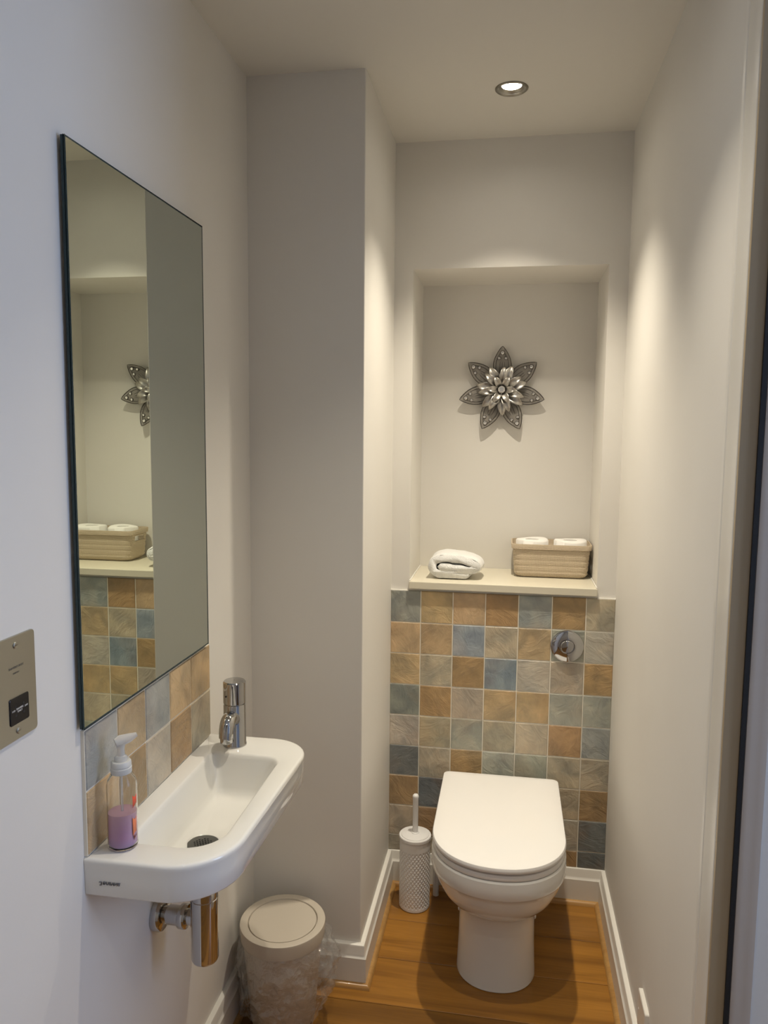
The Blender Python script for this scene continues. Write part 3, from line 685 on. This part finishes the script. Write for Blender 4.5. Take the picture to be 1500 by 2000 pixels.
for i in range(NZ+1):
    s_ = i/NZ; z = BZ-.036-.19*s_
    rg = []
    for j_ in range(NA):
        a = 2*PI*j_/NA; d = Vector((math.cos(a), math.sin(a), 0))
        side = max(0, math.cos(a-.25))                      # bulges towards the room
        base = (.1065-.010*s_)+.034*math.sin(PI*min(1, s_*1.15))**.8*(.30+.75*side**2)
        nz = noise.noise(Vector((d.x*3.2, d.y*3.2, z*26)))*.014+abs(noise.noise(Vector((d.x*8, d.y*8, z*45+7))))*.012+noise.noise(Vector((d.x*20, d.y*20, z*60)))*.004
        r = base+nz*min(1, s_*5+.12); r = max(r, .1045-.02*s_)
        x, y_ = bcx+r*d.x, bcy+r*d.y
        zb = z+.016*noise.noise(Vector((d.x*2, d.y*2, 3)))*(s_**2)*2+.01*math.sin(a*3)*s_
        x = max(x, XL+.004 if zb > SKH+.01 else XL+SKT+.004 if zb > .02 else XL+SKT+.016); y_ = min(y_, YP-SKT-.004)
        rg.append((x, y_, zb))
    rings.append(rg)
bag = MB().loft(rings, False, False).build('bin_bag', BAG, bn, smooth=180); bag['label'] = 'crumpled clear plastic bag overhanging the bin'

# ------------------------------------------------------------------ toilet
TX = .362
def dring(hw, yb_, yf, z, rb=.02, x=TX, n=20, p=2.15):
    """D-shaped plan: flat back at yb_, superellipse front reaching yf"""
    out = []; yc = min(yf+hw*1.02, yb_-.05)
    for i in range(2*n+1):
        a = PI*i/(2*n); c, s_ = math.cos(a), math.sin(a)
        out.append((x+hw*math.copysign(abs(c)**(2/p), c), yc-(yc-yf)*abs(s_)**(2/p), z))
    k = 5                                        # back corners: left (x0) then right
    for i in range(k+1):
        a = PI-(PI/2)*i/k; out.append((x-hw+rb+rb*math.cos(a), yb_-rb+rb*math.sin(a), z))
    for i in range(k+1):
        a = PI/2-(PI/2)*i/k; out.append((x+hw-rb+rb*math.cos(a), yb_-rb+rb*math.sin(a), z))
    return out
tl = thing('toilet', (TX, -.30, 0), 'white floor-standing toilet with closed lid', 'toilet')
YB = -.036
m = MB()
rg = [dring(.1085, YB, -.458, .0), dring(.1092, YB, -.460, .003), dring(.1080, YB, -.457, .012), dring(.1050, YB, -.449, .10), dring(.1045, YB, -.447, .165), dring(.106, YB, -.451, .195), dring(.112, YB, -.463, .210), dring(.124, YB, -.489, .226),
      dring(.139, YB, -.518, .248), dring(.1515, YB, -.542, .272), dring(.159, YB, -.556, .294), dring(.1615, YB, -.561, .305), dring(.1650, YB, -.565, .3070), dring(.1705, YB, -.573, .325), dring(.1735, YB, -.579, .338), dring(.1775, YB, -.583, .3405), dring(.1790, YB, -.586, .345), dring(.1795, YB, -.587, .370), dring(.1785, YB, -.585, .386), dring(.1750, YB, -.580, .3905)]
m.loft(rg).build('pan', CERAM, tl, smooth=35)
def pad(hw, yf, z0, z1, rb=.02, yb_=-.062, e=.005, dome=0):
    rr_ = [dring(hw-e, yb_-e*.6, yf+e, z0, rb), dring(hw-e*.3, yb_-e*.2, yf+e*.3, z0+e*.3, rb), dring(hw, yb_, yf, z0+e, rb), dring(hw, yb_, yf, z1-e*1.2, rb), dring(hw-e*.35, yb_-e*.3, yf+e*.35, z1-e*.35, rb), dring(hw-e*1.3, yb_-e, yf+e*1.3, z1, rb)]
    if dome: rr_ += [dring(hw-.030, yb_-.012, yf+.030, z1+dome*.6, rb), dring(hw-.07, yb_-.03, yf+.07, z1+dome, rb), dring(.03, yb_-.15, yf+.2, z1+dome*1.15, .01)]
    return MB().loft(rr_)
pad(.1755, -.583, .3915, .4085).build('seat', SEATM, tl, smooth=40)
lid = pad(.1775, -.588, .4125, .4300, .018, e=.0065, dome=.0035).build('lid', SEATM, tl, smooth=40)
for s_ in (-1, 1):
    MB().tube([(TX+s_*.078-.02, -.070, .407), (TX+s_*.078+.02, -.070, .407)], .011, 14).build('hinge', CHROME, tl, smooth=50)
    MB().lathe([(.008, -.001), (.0085, .004), (.006, .008), (.001, .009)], (TX+s_*.1055, -.235, .085), 16, 'X').build('fixing_cap', PLAST, tl, smooth=50) if s_ > 0 else MB().lathe([(.001, -.009), (.006, -.008), (.0085, -.004), (.008, .001)], (TX+s_*.1055, -.235, .085), 16, 'X').build('fixing_cap', PLAST, tl, smooth=50)
MB().box((TX-.10, -.061, .3910), (TX+.10, YB+.0, .3950)).build('hinge_plinth', CERAM, tl, bevel=.001)

# ------------------------------------------------------------------ flush button
fbx, fbz = .556, .838
fb = thing('flush_plate', (fbx, -.009, fbz), 'round chrome flush button on the tiles above the toilet', 'flush button')
MB().lathe([(.0500, .001), (.0505, -.002), (.0495, -.004), (.0478, -.0045)], (fbx, -.009, fbz), 64, 'Y').build('surround', CHROME, fb, smooth=40)
def half(sgn, hole, tilt, nm):
    n = 28; o_, i_ = [], []
    for k in range(n+1):
        a = -PI/2+PI*k/n; o_.append((math.cos(a)*.0468, math.sin(a)*.0468)); i_.append((math.cos(a)*hole, math.sin(a)*hole))
    def R3(pts, y_, f=0): return [(fbx+sgn*(.0006+x), -.009-y_-tilt*x-f, fbz+z) for x, z in pts]
    m = MB(); m.loft([R3(o_, .004), R3(o_, .0085), R3([(x*.96, z*.96) for x, z in o_], .0098), R3([(x*1.06, z*1.06) for x, z in i_], .0098), R3(i_, .0085), R3(i_, .004)], False, False, closed=False)
    return m.build(nm, CHROME, fb, smooth=35)
half(1, .021, .0, 'full_flush_button'); half(-1, .021, -.11, 'half_flush_button')
MB().lathe([(.0195, -.004), (.0195, -.0105), (.018, -.0122), (.001, -.0128)], (fbx, -.009, fbz), 40, 'Y', cap1=False).build('centre_button', CHROME, fb, smooth=40)

# ------------------------------------------------------------------ toilet brush
qx, qy = .102, -.115
tb = thing('toilet_brush', (qx, qy, 0), 'white toilet brush in a textured cylindrical holder left of the toilet', 'toilet brush')
m = MB(); rings = []; R = .0485; NA = 208
for i in range(151):
    z = .003+.222*i/150; rg = []
    for j_ in range(NA):
        a = 2*PI*j_/NA; u = a*26/PI; v = z/.0074
        d = 0
        if .012 < z < .195:
            q1 = abs(((u+v) % 2)-1); q2 = abs(((u-v) % 2)-1); d = -.0020*(max(0, 1-2.6*min(q1, q2)))
        rg.append((qx+(R+d)*math.cos(a), qy+(R+d)*math.sin(a), z))
    rings.append(rg)
base = [[(qx+.046*math.cos(2*PI*j_/NA), qy+.046*math.sin(2*PI*j_/NA), 0) for j_ in range(NA)]]
m.loft(base+rings).build('holder', PLAST, tb, smooth=40)
MB().lathe([(.0485, .2255), (.0505, .2265), (.0505, .2345), (.0490, .2365), (.0455, .2370), (.0445, .2362), (.0438, .2385), (.041, .2400), (.012, .2412), (.0105, .2425)], (qx, qy, 0), 56).build('holder_lid', PLAST, tb, smooth=30)
MB().lathe([(.0125, .2405), (.0122, .243), (.0088, .245), (.0080, .30), (.0088, .352), (.0098, .360), (.0092, .363), (.006, .367), (.001, .368)], (qx, qy, 0), 28, cap1=False).build('handle', PLAST, tb, smooth=50)
# white capped pipe between the brush and the pan
pipe = thing('supply_pipe', (.1645, -.052, 0), 'white capped pipe standing between brush and toilet', 'pipe')
MB().lathe([(.0095, 0), (.0095, .165)], (.1645, -.052, 0), 20).build('pipe_run', PLAST, pipe, smooth=50)
MB().lathe([(.012, .163), (.012, .182), (.010, .185), (.001, .186)], (.1645, -.052, 0), 20, cap1=False).build('pipe_cap', PLAST, pipe, smooth=50)

# ------------------------------------------------------------------ blank plate low on the right wall
pl = thing('wall_plate', (W, -.727, .193), 'white square wall plate low on the right wall', 'wall plate')
a = [(W, p_[0], p_[1]) for p_ in rrect(-.770, -.684, .150, .236, 0, .004, 4)]; b = [(W-.008, p_[0], p_[1]) for p_ in rrect(-.770, -.684, .150, .236, 0, .004, 4)]; c = [(W-.0095, p_[0], p_[1]) for p_ in rrect(-.768, -.686, .152, .234, 0, .003, 4)]
MB().loft([a, b, c]).build('plate', GLOSSW, pl, smooth=30)
for yy in (-.757, -.697):
    MB().lathe([(.003, 0), (.003, -.0008)], (W-.0093, yy, .193), 12, 'X').build('screw_cap', PLAST, pl)
